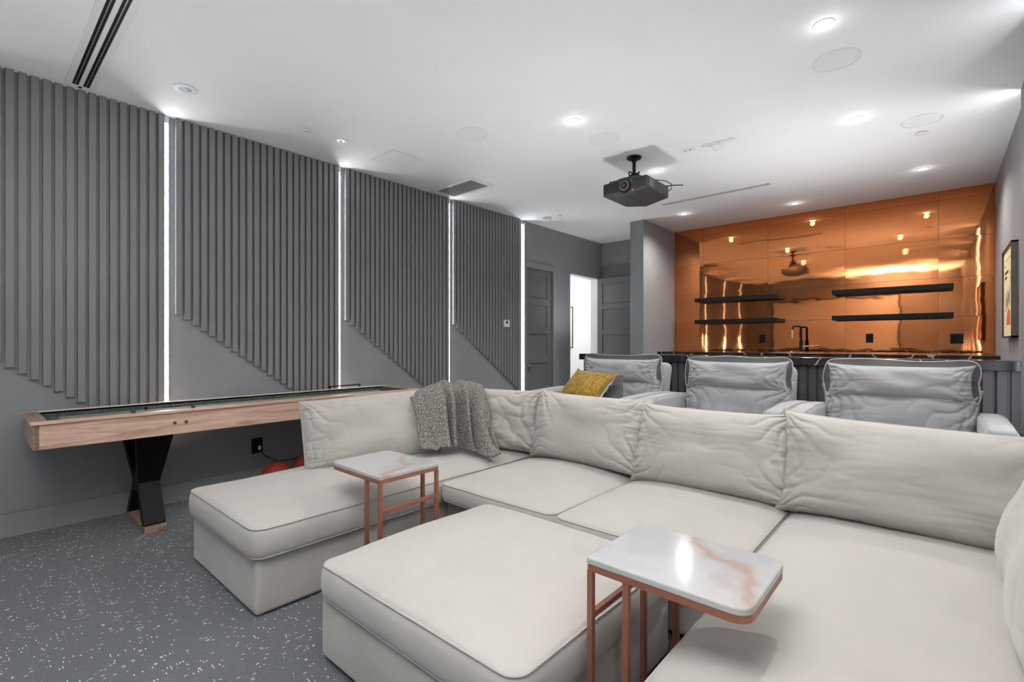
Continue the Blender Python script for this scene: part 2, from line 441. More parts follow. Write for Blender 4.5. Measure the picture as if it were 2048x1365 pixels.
# slats and LED profiles
LEDY = [-.405, 1.055, 2.515, 3.975, 5.375]
PITCH, SW, ST = .0585, .0405, .034
LEDR = [-.40, .95, 2.30, 3.65, 4.94]
cache = {}
def slat_mesh(zb):
    key = round(zb, 4)
    if key not in cache:
        me = bpy.data.meshes.new('slat'); b = box(0, ST, 0, SW, zb, H-.0005, .0015, 1); b.to_mesh(me); b.free(); me.materials.append(m_slat); cache[key] = me
    return cache[key]
def slats(wall, x, sign, LEDY, last=23):
    org = WORLD[wall.name]
    for k in range(len(LEDY)-1):
        y = LEDY[k]+.057; n = int((LEDY[k+1]-.018-y+.02)/PITCH)
        for i in range(n):
            zb = 1.495-.0431*i
            o = bpy.data.objects.new('slat', slat_mesh(zb)); COL.objects.link(o); o.parent = wall
            o.location = Vector((x if sign > 0 else x-ST, y+i*PITCH, 0))-org
    for y in ((LEDY[-1]+.025,) if sign > 0 else ()):
        o = bpy.data.objects.new('slat', slat_mesh(.05)); COL.objects.link(o); o.parent = wall
        o.location = Vector((x if sign > 0 else x-ST, y, 0))-org
    for i in range(9):
        o = bpy.data.objects.new('slat', slat_mesh(.55+.0431*i)); COL.objects.link(o); o.parent = wall
        o.location = Vector((x if sign > 0 else x-ST, LEDY[0]-.057-i*PITCH, 0))-org
slats(wl, XL, 1, LEDY); slats(wr, XR, -1, LEDR)
lab = {0: 'behind the camera', 1: 'leftmost in the photo', 2: 'second from the left',
       3: 'above the grey knit throw', 4: 'beside the thermostat'}
for side in (0, 1):
    for k, y in enumerate(LEDR if side else LEDY):
        t = empty('led_strip', (XL if side == 0 else XR, y, .47), ('glowing white vertical LED strip on the left slatted wall, '+lab[k]) if side == 0 else
                  ('vertical LED strip on the right wall, '+['behind the camera', 'beside the camera', 'beside the sofa seat', 'beside the sofa corner', 'beside the recliners and near the framed poster'][k]), 'light', 'vertical LED strips on the slatted walls')
        s = 1 if side == 0 else -1; X = XL if side == 0 else XR
        poly = [(X+s*.002, y-.011)]+[(X+s*(.004+.005*math.sin(PI*q/8)), y-.011*math.cos(PI*q/8)) for q in range(9)]+[(X+s*.002, y+.011)]
        obj('diffuser', prism(poly, 'Z', .475, H-.06), m_led, t, smooth='auto')
        b = box(min(X, X+s*.006), max(X, X+s*.006), y-.016, y-.011, .47, H-.002); box(min(X, X+s*.006), max(X, X+s*.006), y+.011, y+.016, .47, H-.002, bm=b)
        box(min(X, X+s*.012), max(X, X+s*.012), y-.011, y+.011, H-.058, H-.002, bm=b)
        obj('channel', b, m_white, t)

# copper panels on back wall
xs = [XP1+.001, -2.75, -1.838, -.926, -.014, XR-.001]; zs = [1.05, 1.118, 1.575, 2.030, 2.487, 2.944, H-.001]
for i in range(5):
    for j in range(len(zs)-1):
        W_, H_ = xs[i+1]-xs[i]-.003, zs[j+1]-zs[j]-.003
        nx, nzz = 10, 6
        b = bmesh.new(); V = {}
        for a in range(nx+1):
            for c in range(nzz+1):
                x = -W_/2+W_*a/nx; z = -H_/2+H_*c/nzz; wx, wz = x+xs[i], z+zs[j]
                u, v = 2*a/nx-1, 2*c/nzz-1
                y = -.0045-.0011*(1-u*u)*(1-v*v)*(.6+nz(i*3.3, j*2.1))
                V[a, c] = b.verts.new((x, y, z))
        for a in range(nx):
            for c in range(nzz): b.faces.new((V[a, c], V[a+1, c], V[a+1, c+1], V[a, c+1]))
        rim = [V[a, 0] for a in range(nx+1)]+[V[nx, c] for c in range(1, nzz+1)]+[V[a, nzz] for a in range(nx-1, -1, -1)]+[V[0, c] for c in range(nzz-1, 0, -1)]
        bk = [b.verts.new((p.co.x, 0, p.co.z)) for p in rim]
        for q in range(len(rim)): b.faces.new((rim[(q+1) % len(rim)], rim[q], bk[q], bk[(q+1) % len(rim)]))
        o = obj('copper_panel', b, m_copper, wb, smooth='auto', local=True)
        o.location = Vector(((xs[i]+xs[i+1])/2, YB-.002, (zs[j]+zs[j+1])/2))-WORLD[wb.name]
        o.rotation_euler = (random.uniform(-.0012, .0012), 0, random.uniform(-.0012, .0012))

# doors
def shaker(x0, x1, y0, y1, z0, z1, axis, parent, side):
    """5-panel leaf. axis 'Y': leaf spans y, thin in x; axis 'X': leaf spans x"""
    S, n = .10, 5; a0, a1 = (y0, y1) if axis == 'Y' else (x0, x1)
    b = BM()
    def B(p0, p1, q0, q1, bm, inset=0, bev=.003):
        if axis == 'Y': return box(x0+inset, x1-inset, p0, p1, q0, q1, bev, 1, bm)
        return box(p0, p1, y0+inset, y1-inset, q0, q1, bev, 1, bm)
    B(a0, a0+S, z0, z1, b); B(a1-S, a1, z0, z1, b)
    hh = (z1-z0-S*(n+1)-.06)/n; z = z0; rails = []
    for k in range(n+1):
        rh = S+.06 if k == 0 else S
        B(a0+S-.004, a1-S+.004, z, z+rh, b); z += rh
        if k < n: rails.append((z, z+hh)); z += hh
    f = obj('stiles_and_rails', b, m_door, parent)
    for q0, q1 in rails:
        obj('panel', B(a0+S-.004, a1-S+.004, q0-.004, q1+.004, None, .017, 0), m_door, parent)
def lever(x, y, z, sx, sy, parent):
    b = box(x-.004, x+.006*sx+.004, y-.025, y+.025, z-.07, z+.07, .003) if True else None
    cyl((x+.03*sx, y, z+.02), .009, .06, 'X', 12, bm=b)
    box(x+.048*sx-.006, x+.048*sx+.006, min(y, y+sy*.12), max(y, y+sy*.12), z+.012, z+.030, .004, bm=b)
    obj('lever_handle', b, m_silver, parent, label='brushed nickel lever handle')
t = empty('door_1', (XL, 5.8, 0), 'closed dark grey five-panel door beside the last LED strip', 'door', kind='structure')
shaker(XL-.07, XL-.028, D1[0]+.005, D1[1]-.005, .012, 2.385, 'Y', t, 1)
b = BM()
for y0, y1, z0, z1 in ((D1[0]-.06, D1[0]+.004, 0, 2.46), (D1[1]-.004, D1[1]+.06, 0, 2.46), (D1[0]+.004, D1[1]-.004, 2.388, 2.46)): box(XL-.1, XL+.016, y0, y1, z0, z1, .002, 1, bm=b)
obj('door_frame', b, m_wall, t); lever(XL-.028, D1[0]+.09, .90, 1, 1, t)
t = empty('door_2', (XL, 7.44, 0), 'open dark grey five-panel door folded back beside the bright doorway', 'door', kind='structure')
shaker(XL+.03, XL+.03+.84, 7.40, 7.442, .012, 2.395, 'X', t, 1)
for z in (.3, 1.25, 2.2): obj('hinge', cyl((XL+.018, 7.448, z), .007, .09, 'Z', 10), m_silver, t)
b = BM()
for y0, y1, z0, z1 in ((D2[0], D2[0]+.015, 0, 2.41), (D2[1]-.015, D2[1], 0, 2.41), (D2[0], D2[1], 2.395, 2.41)): box(XL-.14, XL+.002, y0, y1, z0, z1, bm=b)
struct('trim_1', b, m_hall)

# ------------------------------------------------------------------ bar and back counter
bar = empty('bar_counter', (-1.5, 5.3, RIS), 'long bar with black veined marble top and charcoal slatted front behind the recliners', 'bar')
obj('bar_body', box(-3.38, XR-.002, 5.21, 5.45, RIS, 1.056), m_bar, bar)
obj('marble_top', box(-3.42, XR-.002, 5.15, 5.50, 1.057, 1.131, .003), m_bmarble, bar)
b0 = box(-.0275, .0275, 5.186, 5.21, RIS+.06, 1.055, .001, 1); me0 = None
for i in range(50):
    x = -3.345+i*.077
    if me0 is None:
        o = obj('batten', b0, m_bar, bar); me0 = o.data; 
    else:
        o = bpy.data.objects.new('batten', me0); COL.objects.link(o); o.parent = bar
    o.location = (x, 0, 0)
obj('toe_kick', box(-3.38, XR-.002, 5.19, 5.21, RIS, RIS+.06), m_black, bar)
ctr = empty('back_counter', (-1.4, 7.2, RIS), 'black marble worktop on dark cabinets against the copper wall', 'counter')
obj('worktop', box(XP1+.002, XR-.002, 6.95, YB-.009, 1.075, 1.135, .003), m_bmarble, ctr)
for i in range(6):
    x0 = XP1+.004+i*.61; x1 = min(x0+.607, XR-.004)
    c = obj('cabinet_body', box(x0, x1, 7.0, YB-.02, RIS+.1, 1.074), m_bar, ctr)
    obj('cabinet_door', box(x0+.003, x1-.003, 6.98, 6.999, RIS+.11, 1.07, .002), m_bar, c)
obj('toe_kick', box(XP1+.004, XR-.004, 7.05, YB-.02, RIS, RIS+.1), m_black, ctr)
# shelves
for (x0, x1, z, la) in ((-2.80, -1.668, 1.885, 'upper left black floating shelf on the copper wall'), (-2.80, -1.668, 1.557, 'lower left black floating shelf on the copper wall'),
                        (-1.04, .116, 1.885, 'upper right black floating shelf on the copper wall'), (-1.04, .116, 1.557, 'lower right black floating shelf on the copper wall')):
    t = empty('floating_shelf', ((x0+x1)/2, 7.5, z), la, 'shelf', 'black floating shelves')
    obj('shelf_board', box(x0, x1, 7.375, YB-.009, z, z+.050, .002), m_black, t)
    obj('front_lip', box(x0, x1, 7.368, 7.375, z-.002, z+.056, .001), m_black, t)
def outlet_y(x, z, la, w=.075):
    t = empty('wall_outlet', (x, YB-.01, z), la, 'outlet', 'black outlets on the copper wall')
    obj('cover_plate', box(x-w/2, x+w/2, YB-.016, YB-.008, z-.058, z+.058, .003), m_blackm, t)
    for dx in ((0,) if w < .1 else (-.028, .028)):
        obj('socket', box(x+dx-.017, x+dx+.017, YB-.019, YB-.016, z-.034, z+.034, .002), m_black, t)
outlet_y(-1.911, 1.325, 'small black wall outlet left of the brass faucet')
outlet_y(-.669, 1.325, 'small black wall outlet right of the faucet')
outlet_y(.145, 1.315, 'wider black wall outlet at the far right end of the copper wall', .115)
# faucet
t = empty('faucet', (-1.39, 7.40, 1.135), 'black and brass gooseneck faucet on the back counter', 'faucet')
fx, fy = -1.39, 7.40
obj('base_ring', cyl((fx, fy, 1.143), .027, .016), m_brass, t, smooth='auto')
obj('body', cyl((fx, fy, 1.22), .021, .16), m_blackm, t, smooth='auto')
pts = [(fx, fy, 1.29), (fx, fy, 1.46)]+[(fx-.03+.03*math.cos(a), fy-.02*(1-math.cos(a)), 1.46+.03*math.sin(a)) for a in [PI/2*q/6 for q in range(1, 7)]]+[(fx-.06, fy-.03, 1.49)]+[(fx-.06-.03*math.sin(a), fy-.03-.02*math.sin(a), 1.46+.03*math.cos(a)) for a in [PI/2*q/6 for q in range(1, 7)]]+[(fx-.09, fy-.05, 1.44)]
obj('spout', tube(pts, .014, 14), m_blackm, t, smooth='auto')
obj('spray_head', cyl((fx-.09, fy-.05, 1.39), .017, .11), m_brass, t, smooth='auto')
obj('lever', tube([(fx+.015, fy, 1.215), (fx+.06, fy-.005, 1.22), (fx+.15, fy-.02, 1.222)], .011, 12), m_brass, t, smooth='auto')
tt = empty('soap_dispenser', (-1.50, 7.40, 1.135), 'tiny brass deck button beside the faucet', 'dispenser')
obj('button', lathe([(.001, 0), (.024, 0), (.024, .012), (.018, .02), (.001, .022)], (-1.50, 7.40, 1.135), 20), m_brass, tt, smooth='auto')
t = empty('sink', (-1.40, 7.22, 1.135), 'undermount steel sink rim set into the black back counter', 'sink')
b = BM()
for q in ((-1.68, -1.12, 7.04, 7.055), (-1.68, -1.12, 7.325, 7.34), (-1.68, -1.665, 7.04, 7.34), (-1.135, -1.12, 7.04, 7.34)): box(q[0], q[1], q[2], q[3], 1.135, 1.139, bm=b)
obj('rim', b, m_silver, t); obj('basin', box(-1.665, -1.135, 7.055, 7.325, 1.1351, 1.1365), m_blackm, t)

# ------------------------------------------------------------------ framed posters
t = empty('framed_poster', (XR, 5.83, 1.31), 'wood-framed cream poster with an orange shape on the right wall', 'picture')
y0, y1, z0, z1 = 5.45, 6.20, 1.31, 2.075
b = BM()
for q in ((y0, y1, z0, z0+.014), (y0, y1, z1-.014, z1), (y0, y0+.014, z0, z1), (y1-.014, y1, z0, z1)): box(XR-.042, XR, q[0], q[1], q[2], q[3], bm=b)
obj('frame', b, m_frame, t)
pap = obj('poster', box(XR-.03, XR-.02, y0+.012, y1-.012, z0+.012, z1-.012), m_cream, t)
def flatx(name, poly, x, mat, parent, s=-1): return obj(name, prism(poly, 'X', x, x+s*.0008), mat, parent)
# lettering runs towards decreasing y (poster faces -x), read from the room
def tiny_text(body, size, x, y, z, mat, parent):
    cu = bpy.data.curves.new('lettering', 'FONT'); cu.body = body; cu.size = size; cu.extrude = .0005
    o = bpy.data.objects.new('lettering', cu); COL.objects.link(o)
    dg = bpy.context.evaluated_depsgraph_get(); me = bpy.data.meshes.new_from_object(o.evaluated_get(dg))
    bpy.data.objects.remove(o); bpy.data.curves.remove(cu)
    return me
flatx('orange_shape', [(5.66, 1.42), (5.95, 1.42), (5.93, 1.49), (5.80, 1.56), (5.66, 1.53)], XR-.0302, m_orange, pap)
flatx('yellow_disc', [(5.60+.07*math.cos(a*PI/10), 1.80+.07*math.sin(a*PI/10)) for a in range(20)], XR-.0302, m_yell, pap)
for yy, za, zb_ in ((5.98, 1.53, 1.70), (5.90, 1.58, 1.66), (5.84, 1.55, 1.72), (5.76, 1.60, 1.69), (5.70, 1.57, 1.74)):
    flatx('brush_stroke', [(yy, za), (yy+.03, za+.01), (yy+.022, zb_), (yy-.01, zb_-.02)], XR-.0302, m_ink, pap)
b = BM()
rnd = random.Random(3)
for z, n in ((1.925, 3), (1.86, 9), (1.815, 5)):
    y = 6.08
    for k in range(n):
        wd = rnd.uniform(.016, .034); prism([(y, z), (y-wd, z), (y-wd, z+(.022 if z < 1.9 else .006)), (y, z+(.022 if z < 1.9 else .006))], 'X', XR-.0302, XR-.031, bm=b); y -= wd+.008
prism([(5.62, 1.975), (6.08, 1.975), (6.08, 1.978), (5.62, 1.978)], 'X', XR-.0302, XR-.031, bm=b)
obj('lettering', b, m_ink, pap)
t = empty('framed_poster', (-6.18, 8.6, 1.15), 'black-framed pale green poster on the white hall wall', 'picture')
y0, y1, z0, z1 = 8.10, 9.02, 1.15, 2.07; X = -6.18; b = BM()
for q in ((y0, y1, z0, z0+.018), (y0, y1, z1-.018, z1), (y0, y0+.018, z0, z1), (y1-.018, y1, z0, z1)): box(X, X+.035, q[0], q[1], q[2], q[3], bm=b)
obj('frame', b, m_black, t); pap = obj('poster', box(X+.01, X+.02, y0+.015, y1-.015, z0+.015, z1-.015), m_mint, t)
obj('orange_square', box(X+.0201, X+.021, 8.45, 8.76, 1.30, 1.45), m_orange, pap)
b = BM()
for z in (1.76, 1.80, 1.90, 1.94):
    for k in range(5): box(X+.0201, X+.021, 8.40+k*.075, 8.45+k*.075, z, z+.02, bm=b)
obj('lettering', b, m_ink, pap)

# screen behind camera (seen only as a reflection)
t = empty('projection_screen', (-2.3, YF, .85), 'large white projection screen on the wall behind the camera', 'screen')
obj('screen_frame', box(-3.83, -.77, YF+.001, YF+.03, .82, 2.56, .003), m_black, t)
obj('screen_cloth', box(-3.79, -.81, YF+.03, YF+.034, .86, 2.52), m_screen, t)

# ------------------------------------------------------------------ ceiling fittings
rings_txt = {(-.486, 3.182): 'lit round downlight nearest the camera, at the top right of the ceiling', (-2.202, 3.244): 'lit round downlight in front of the projector, left of the round speaker',
  (-.503, 4.687): 'lit round downlight right of the white cable plate', (-2.205, 4.75): 'lit round downlight just behind the projector', (-.134, 6.502): 'lit round downlight at the right end before the copper wall',
  (-1.388, 7.032): 'lit round downlight closest to the middle of the copper wall', (-2.65, 6.589): 'lit round downlight near the grey partition'}
for (x, y), la in rings_txt.items():
    t = empty('downlight', (x, y, H), la, 'light', 'lit recessed downlights')
    obj('trim_ring', lathe([(.036, -.0005), (.054, -.0005), (.052, -.004), (.038, -.005), (.036, -.0005)], (x, y, H), 32), m_white, t, smooth='auto')
    obj('lamp_lens', lathe([(.001, -.001), (.036, -.001), (.034, -.0035), (.001, -.0045)], (x, y, H), 32), m_lamp, t, smooth='auto')
    l = lamp('downlight_bulb', 'SPOT', (x, y, H-.012), DOWN_W*(8 if y > 6 else 7.5 if x > -1 else 3.6), (1, .97, .92), .035, (0, 0, 0), math.radians(150), .8)
    l.parent = t; l.location = (0, 0, -.012)
    l2 = lamp('downlight_glow', 'POINT', (x, y, H-.05), DOWN_W*.022, (1, .97, .92), .03)
    l2.parent = t; l2.location = (0, 0, -.05)
for (x, y), la in (((-3.959, 1.03), 'round white eyeball light near the left LED strip, unlit'), ((-3.96, 2.205), 'round white eyeball light between the sprinkler cap and the square panel, unlit')):
    t = empty('eyeball_light', (x, y, H), la, 'light', 'unlit round eyeball lights')
    obj('trim_ring', lathe([(.030, -.0005), (.072, -.0005), (.071, -.007), (.06, -.012), (.038, -.008), (.034, -.002)], (x, y, H), 40), m_white, t, smooth='auto')
    obj('recess', lathe([(.001, -.001), (.0335, -.001), (.0335, -.004), (.001, -.004)], (x, y, H), 32), m_silver, t, smooth='auto')
    obj('lamp_lens', lathe([(.001, -.0042), (.02, -.0042), (.016, -.008), (.001, -.009)], (x-.004, y, H), 24), m_dim, t, smooth='auto')
for (x, y), la in (((-.49, 3.64), 'large round flush ceiling speaker nearest the camera'), ((-.11, 5.08), 'round flush ceiling speaker near the right wall'), ((-2.2, 3.70), 'round flush ceiling speaker in front of the projector'), ((-2.99, 2.87), 'faint round flush ceiling speaker left of the lit downlight')):
    t = empty('ceiling_speaker', (x, y, H), la, 'speaker', 'round flush ceiling speakers')
    obj('rim', lathe([(.124, -.0003), (.132, -.0003), (.131, -.005), (.126, -.006), (.124, -.0003)], (x, y, H), 56), m_white, t, smooth='auto')
    obj('grille', lathe([(.001, -.0005), (.124, -.0005), (.123, -.0042), (.001, -.0042)], (x, y, H), 56), m_speaker, t, smooth='auto')
for (x, y, r, h, n, la, c) in ((-3.969, 1.90, .038, .008, 'sprinkler_cap', 'small round white sprinkler cover left of the second eyeball light', 'cap'), (-3.98, 5.52, .035, .008, 'sprinkler_cap', 'small round white sprinkler cover beside the smoke detector', 'cap'), (-.12, 5.38, .045, .010, 'sprinkler_cap', 'small round white cover behind the right ceiling speaker', 'cap')):
    t = empty(n, (x, y, H), la, c, 'sprinkler covers'); obj('cover', lathe([(.001, -h), (r*.92, -h), (r, -h*.75), (r, -h*.5), (.001, -h*.5)], (x, y, H), 32), m_white, t, smooth='auto')
    obj('stem', cyl((x, y, H-h*.25), r*.8, h*.5, 'Z', 24), m_dgrey, t)
t = empty('smoke_detector', (-4.2, 5.5, H), 'white round smoke detector on the ceiling near the closed door', 'detector')
obj('base', lathe([(.001, -.001), (.07, -.001), (.07, -.012), (.001, -.012)], (-4.2, 5.5, H)), m_white, t, smooth='auto')
obj('sensor_dome', lathe([(.001, -.045), (.045, -.044), (.058, -.032), (.060, -.012), (.001, -.012)], (-4.2, 5.5, H)), m_white, t, smooth='auto')
t = empty('access_panel', (-3.95, 2.79, H), 'plain square flush panel in the ceiling', 'panel')
obj('panel_frame', box(-4.132, -3.768, 2.615, 2.962, H-.002, H-.0005), m_grille, t); obj('panel', box(-4.126, -3.774, 2.621, 2.956, H-.005, H-.002, .001), m_speaker, t)
t = empty('ceiling_vent', (-4.12, 3.79, H), 'rectangular white return air grille in the ceiling by the slatted wall', 'vent')
b = BM()
x0, x1, y0, y1 = -4.46, -3.77, 3.60, 3.98; F = .055
for q in ((x0, x1, y0, y0+F), (x0, x1, y1-F, y1), (x0, x0+F, y0+F, y1-F), (x1-F, x1, y0+F, y1-F)): box(q[0], q[1], q[2], q[3], H-.014, H-.0005, .003, 1, bm=b)
obj('frame', b, m_white, t); obj('backing', box(x0+F, x1-F, y0+F, y1-F, H-.003, H-.001), m_greyring, t)
b = BM(); n = 40
for i in range(n):
    x = x0+F+(x1-x0-2*F)*(i+.5)/n; prism([(x-.005, H-.004), (x-.002, H-.004), (x+.006, H-.012), (x+.003, H-.012)], 'Y', y0+F, y1-F, bm=b)
obj('louvres', b, m_grille, t, kind='stuff')
t = empty('linear_diffuser', (-3.6, .535, H), 'wide white two-slot linear air diffuser at the top left of the ceiling', 'vent', 'linear air diffusers')
b = BM(); X0, X1 = -4.49, -2.6
for q in ((X0, X1, .455, .490), (X0, X1, .523, .547), (X0, X1, .580, .615), (X0, X0+.035, .490, .580), (X1-.03, X1, .490, .580)): box(q[0], q[1], q[2], q[3], H-.009, H-.0005, .002, 1, bm=b)
obj('frame', b, m_white, t); 
for ya, yb in ((.490, .523), (.547, .580)):
    obj('slot', box(X0+.035, X1-.03, ya, yb, H-.003, H-.001), m_blackm, t)
    obj('vane', box(X0+.035, X1-.03, (ya+yb)/2-.003, (ya+yb)/2+.003, H-.008, H-.003), m_silver, t)
t = empty('linear_diffuser', (-2.05, 5.97, H), 'long thin two-slot linear air diffuser right of the projector', 'vent', 'linear air diffusers')
b = BM(); X0, X1 = -2.68, -1.43
for ya, yb in ((5.925, 5.937), (5.960, 5.972), (5.995, 6.007)): box(X0, X1, ya, yb, H-.006, H-.0005, bm=b)
obj('frame', b, m_white, t)
for ya, yb in ((5.937, 5.960), (5.972, 5.995)): obj('slot', box(X0, X1, ya, yb, H-.002, H-.001), m_blackm, t)
t = empty('cable_plate', (-1.74, 4.42, H), 'small white socket plate on the ceiling between projector and downlight', 'outlet')
obj('cover_plate', box(-1.80, -1.68, 4.385, 4.455, H-.008, H-.0005, .003), m_white, t)
for dx in (-.025, .02): obj('socket', cyl((-1.74+dx, 4.42, H-.0085), .008, .003, 'Z', 12), m_dgrey, t)
t = empty('cable_plate', (-1.48, 4.43, H), 'long white ceiling plate with a looped white cable', 'outlet')
obj('cover_plate', box(-1.62, -1.34, 4.405, 4.46, H-.012, H-.0005, .003), m_white, t)
obj('connector', box(-1.57, -1.45, 4.415, 4.45, H-.022, H-.012, .003), m_white, t)
pts = [(-1.53+.055*(1-math.cos(a))+.0, 4.43-.01*math.sin(a), H-.02-.06*math.sin(a)) for a in [PI*q/20 for q in range(21)]]
obj('cable', tube(pts, .0035, 8), m_white, t, smooth=True)

# projector
t = empty('projector', (-2.16, 4.2, 2.62), 'dark grey ceiling-mounted projector on a short pole', 'projector')
PX0, PX1, PY0, PY1 = -2.385, -1.935, 4.0, 4.44
b = bmesh.new()
prof = [(PX0, 2.645), (PX0+.02, 2.640), (-2.16, 2.606), (PX1-.02, 2.644), (PX1, 2.650), (PX1, 2.752), (PX1-.02, 2.760), (PX0+.02, 2.762), (PX0, 2.752)]
b = prism(prof, 'Y', PY0, PY1)
bmesh.ops.bevel(b, geom=b.edges[:], offset=.006, segments=2, affect='EDGES', profile=.5)
body = obj('body', b, m_dgrey, t, smooth='auto')
b = BM()
for i in range(38):
    x = PX0+.012+i*.0112
    if abs(x-(-2.155)) < .068: continue
    box(x, x+.004, PY0-.003, PY0, 2.662, 2.752, bm=b)
obj('front_grille', b, m_blackm, body, kind='stuff')
obj('side_grille', box(PX1, PX1+.002, PY0+.03, PY0+.13, 2.665, 2.74, .0005, 1), m_greyring, body)
lx, lz = -2.155, 2.700
obj('lens_surround', cyl((lx, PY0-.004, lz), .062, .016, 'Y', 36), m_blackm, t, smooth='auto')
lr = obj('lens_barrel', cyl((lx, PY0-.014, lz), .046, .020, 'Y', 36), m_greyring, t, smooth='auto')
obj('lens_ring', cyl((lx, PY0-.025, lz), .033, .006, 'Y', 32), m_blackm, lr, smooth='auto')
obj('lens_glass', cyl((lx, PY0-.029, lz), .017, .004, 'Y', 24), m_lens, lr, smooth='auto')
obj('indicator_light', cyl((-2.078, PY0-.003, 2.651), .003, .004, 'Y', 10), m_red, t)
b = box(-2.27, -2.06, 4.08, 4.36, 2.762, 2.812, .008); box(-2.34, -2.14, 4.03, 4.20, 2.760, 2.786, .006, bm=b)
obj('top_cover', b, m_dgrey, t)
mt = obj('mounting_plate', box(-2.26, -2.13, 4.16, 4.34, 2.812, 2.835, .003), m_blackm, t)
b = cyl((-2.20, 4.26, 2.93), .016, .22, 'Z', 18); obj('mount_pole', b, m_blackm, t, smooth='auto')
obj('ceiling_disc', lathe([(.001, -.001), (.068, -.001), (.070, -.012), (.060, -.022), (.024, -.028), (.022, -.05), (.001, -.05)], (-2.20, 4.26, H), 36), m_blackm, t, smooth='auto')
b = tube([(-2.20+.05*math.cos(a), 4.26+.045*math.sin(a), 2.885+.022*math.sin(2*a)) for a in [2*PI*q/24 for q in range(24)]], .006, 8, True)
tube([(-2.20+.04*math.cos(a), 4.25+.05*math.sin(a), 2.865+.018*math.cos(2*a)) for a in [2*PI*q/24 for q in range(24)]], .005, 8, True, bm=b)
cyl((-2.20, 4.26, 2.855), .036, .05, 'Z', 16, bm=b)
obj('coiled_cable', b, m_blackm, t, smooth=True)
b = tube([(-2.14, 4.30, 2.81), (-2.05, 4.38, 2.83), (-1.97, 4.45, 2.82), (-1.93, 4.50, 2.79), (-1.93, 4.49, 2.74), (-1.95, 4.44, 2.71)], .004, 8)
tube([(-1.99, 4.43, 2.765), (-1.90, 4.50, 2.775), (-1.84, 4.55, 2.775)], .005, 8, bm=b)
obj('rear_cable', b, m_blackm, t, smooth=True)

# thermostat, outlet on left wall
t = empty('thermostat', (XL+.03, 5.0, 1.53), 'white wall thermostat mounted on the slats beside the fourth LED strip', 'thermostat')
obj('housing', box(XL+.028, XL+.050, 4.945, 5.06, 1.485, 1.585, .004), m_white, t)
obj('display', box(XL+.050, XL+.0515, 4.98, 5.022, 1.535, 1.572, .0003, 1), m_dgrey, t)
obj('button_row', box(XL+.050, XL+.052, 4.985, 5.03, 1.505, 1.513, .0003, 1), m_grille, t)
t = empty('wall_outlet', (XL, 1.73, .35), 'black wall outlet with a plugged cord under the wooden game table', 'outlet')
obj('cover_plate', box(XL, XL+.006, 1.685, 1.778, .285, .420, .002), m_blackm, t)
obj('socket', box(XL+.006, XL+.009, 1.712, 1.752, .31, .395, .001), m_black, t)
obj('plug', box(XL+.009, XL+.03, 1.735, 1.755, .315, .350, .002), m_white, t)
obj('cord', tube([(XL+.025, 1.745, .32), (XL+.04, 1.78, .26), (XL+.05, 1.90, .19), (XL+.05, 2.2, .185), (XL+.05, 2.7, .18)], .004, 8), m_blackm, t, smooth=True)
t = empty('wall_outlet', (XL, 1.06, .40), 'small grey wall plate under the wooden game table below the first LED strip', 'outlet')
obj('cover_plate', box(XL, XL+.005, 1.065, 1.14, .35, .46, .002), m_wall, t)

# ------------------------------------------------------------------ shuffleboard table
X0, X1, Y0, Y1 = -4.43, -3.80, .245, 2.95; ZB, ZT = .660, .82
t = empty('shuffleboard_table', (-4.1, 1.6, 0), 'long reddish oak shuffleboard table with green-lined trough along the slatted wall', 'game table')
obj('front_rail', box(X1-.04, X1-.012, Y0+.015, Y1-.015, ZB, ZT-.018, .002), m_wood, t)
obj('back_rail', box(X0+.012, X0+.04, Y0+.015, Y1-.015, ZB, ZT-.018, .002), m_wood, t)
obj('end_rail', box(X0+.012, X1-.012, Y0+.012, Y0+.04, ZB, ZT-.018, .002), m_woodx, t)
obj('end_rail', box(X0+.012, X1-.012, Y1-.04, Y1-.012, ZB, ZT-.018, .002), m_woodx, t)
obj('bottom_board', box(X0+.04, X1-.04, Y0+.04, Y1-.04, ZB, ZB+.02), m_black, t)
for q, mm in (((X1-.062, X1, Y0, Y1), m_wood), ((X0, X0+.062, Y0, Y1), m_wood), ((X0+.062, X1-.062, Y0, Y0+.075), m_woodx), ((X0+.062, X1-.062, Y1-.075, Y1), m_woodx)):
    obj('cap_rail', box(q[0], q[1], q[2], q[3], ZT-.018, ZT, .003), mm, t)
b = box(X0+.05, X0+.062, Y0+.07, Y1-.07, ZB+.03, ZT-.004); box(X1-.062, X1-.05, Y0+.07, Y1-.07, ZB+.03, ZT-.004, bm=b)
box(X0+.062, X1-.062, Y0+.07, Y0+.08, ZB+.03, ZT-.004, bm=b); box(X0+.062, X1-.062, Y1-.08, Y1-.07, ZB+.03, ZT-.004, bm=b)
box(X0+.06, X1-.06, Y0+.08, Y1-.08, ZB+.02, ZB+.04, bm=b)
obj('trough_lining', b, m_green, t)
obj('playfield', box(X0+.13, X1-.13, Y0+.16, Y1-.16, ZB+.04, ZT-.034, .003), m_maple, t)
for dy in (0, .03): obj('bolt', lathe([(.001, 0), (.011, 0), (.010, .004), (.001, .006)], (0, 0, 0), 16), m_dgrey, t, smooth='auto', local=True)
bolts = [c for c in t.children if c.name.startswith('bolt')]
for c, y in zip(bolts, (.93, .995)):
    c.rotation_euler = (0, PI/2, 0); c.location = Vector((X1-.012, y, .735))-WORLD[t.name]
obj('reflection_strip', box(X0+.036, X0+.062, Y0+.075, Y1-.075, ZT, ZT+.003, .001, 1), m_white, t, label='thin white strip painted as the LED reflection')  # LED reflection along the glossy back cap, put in as a white strip
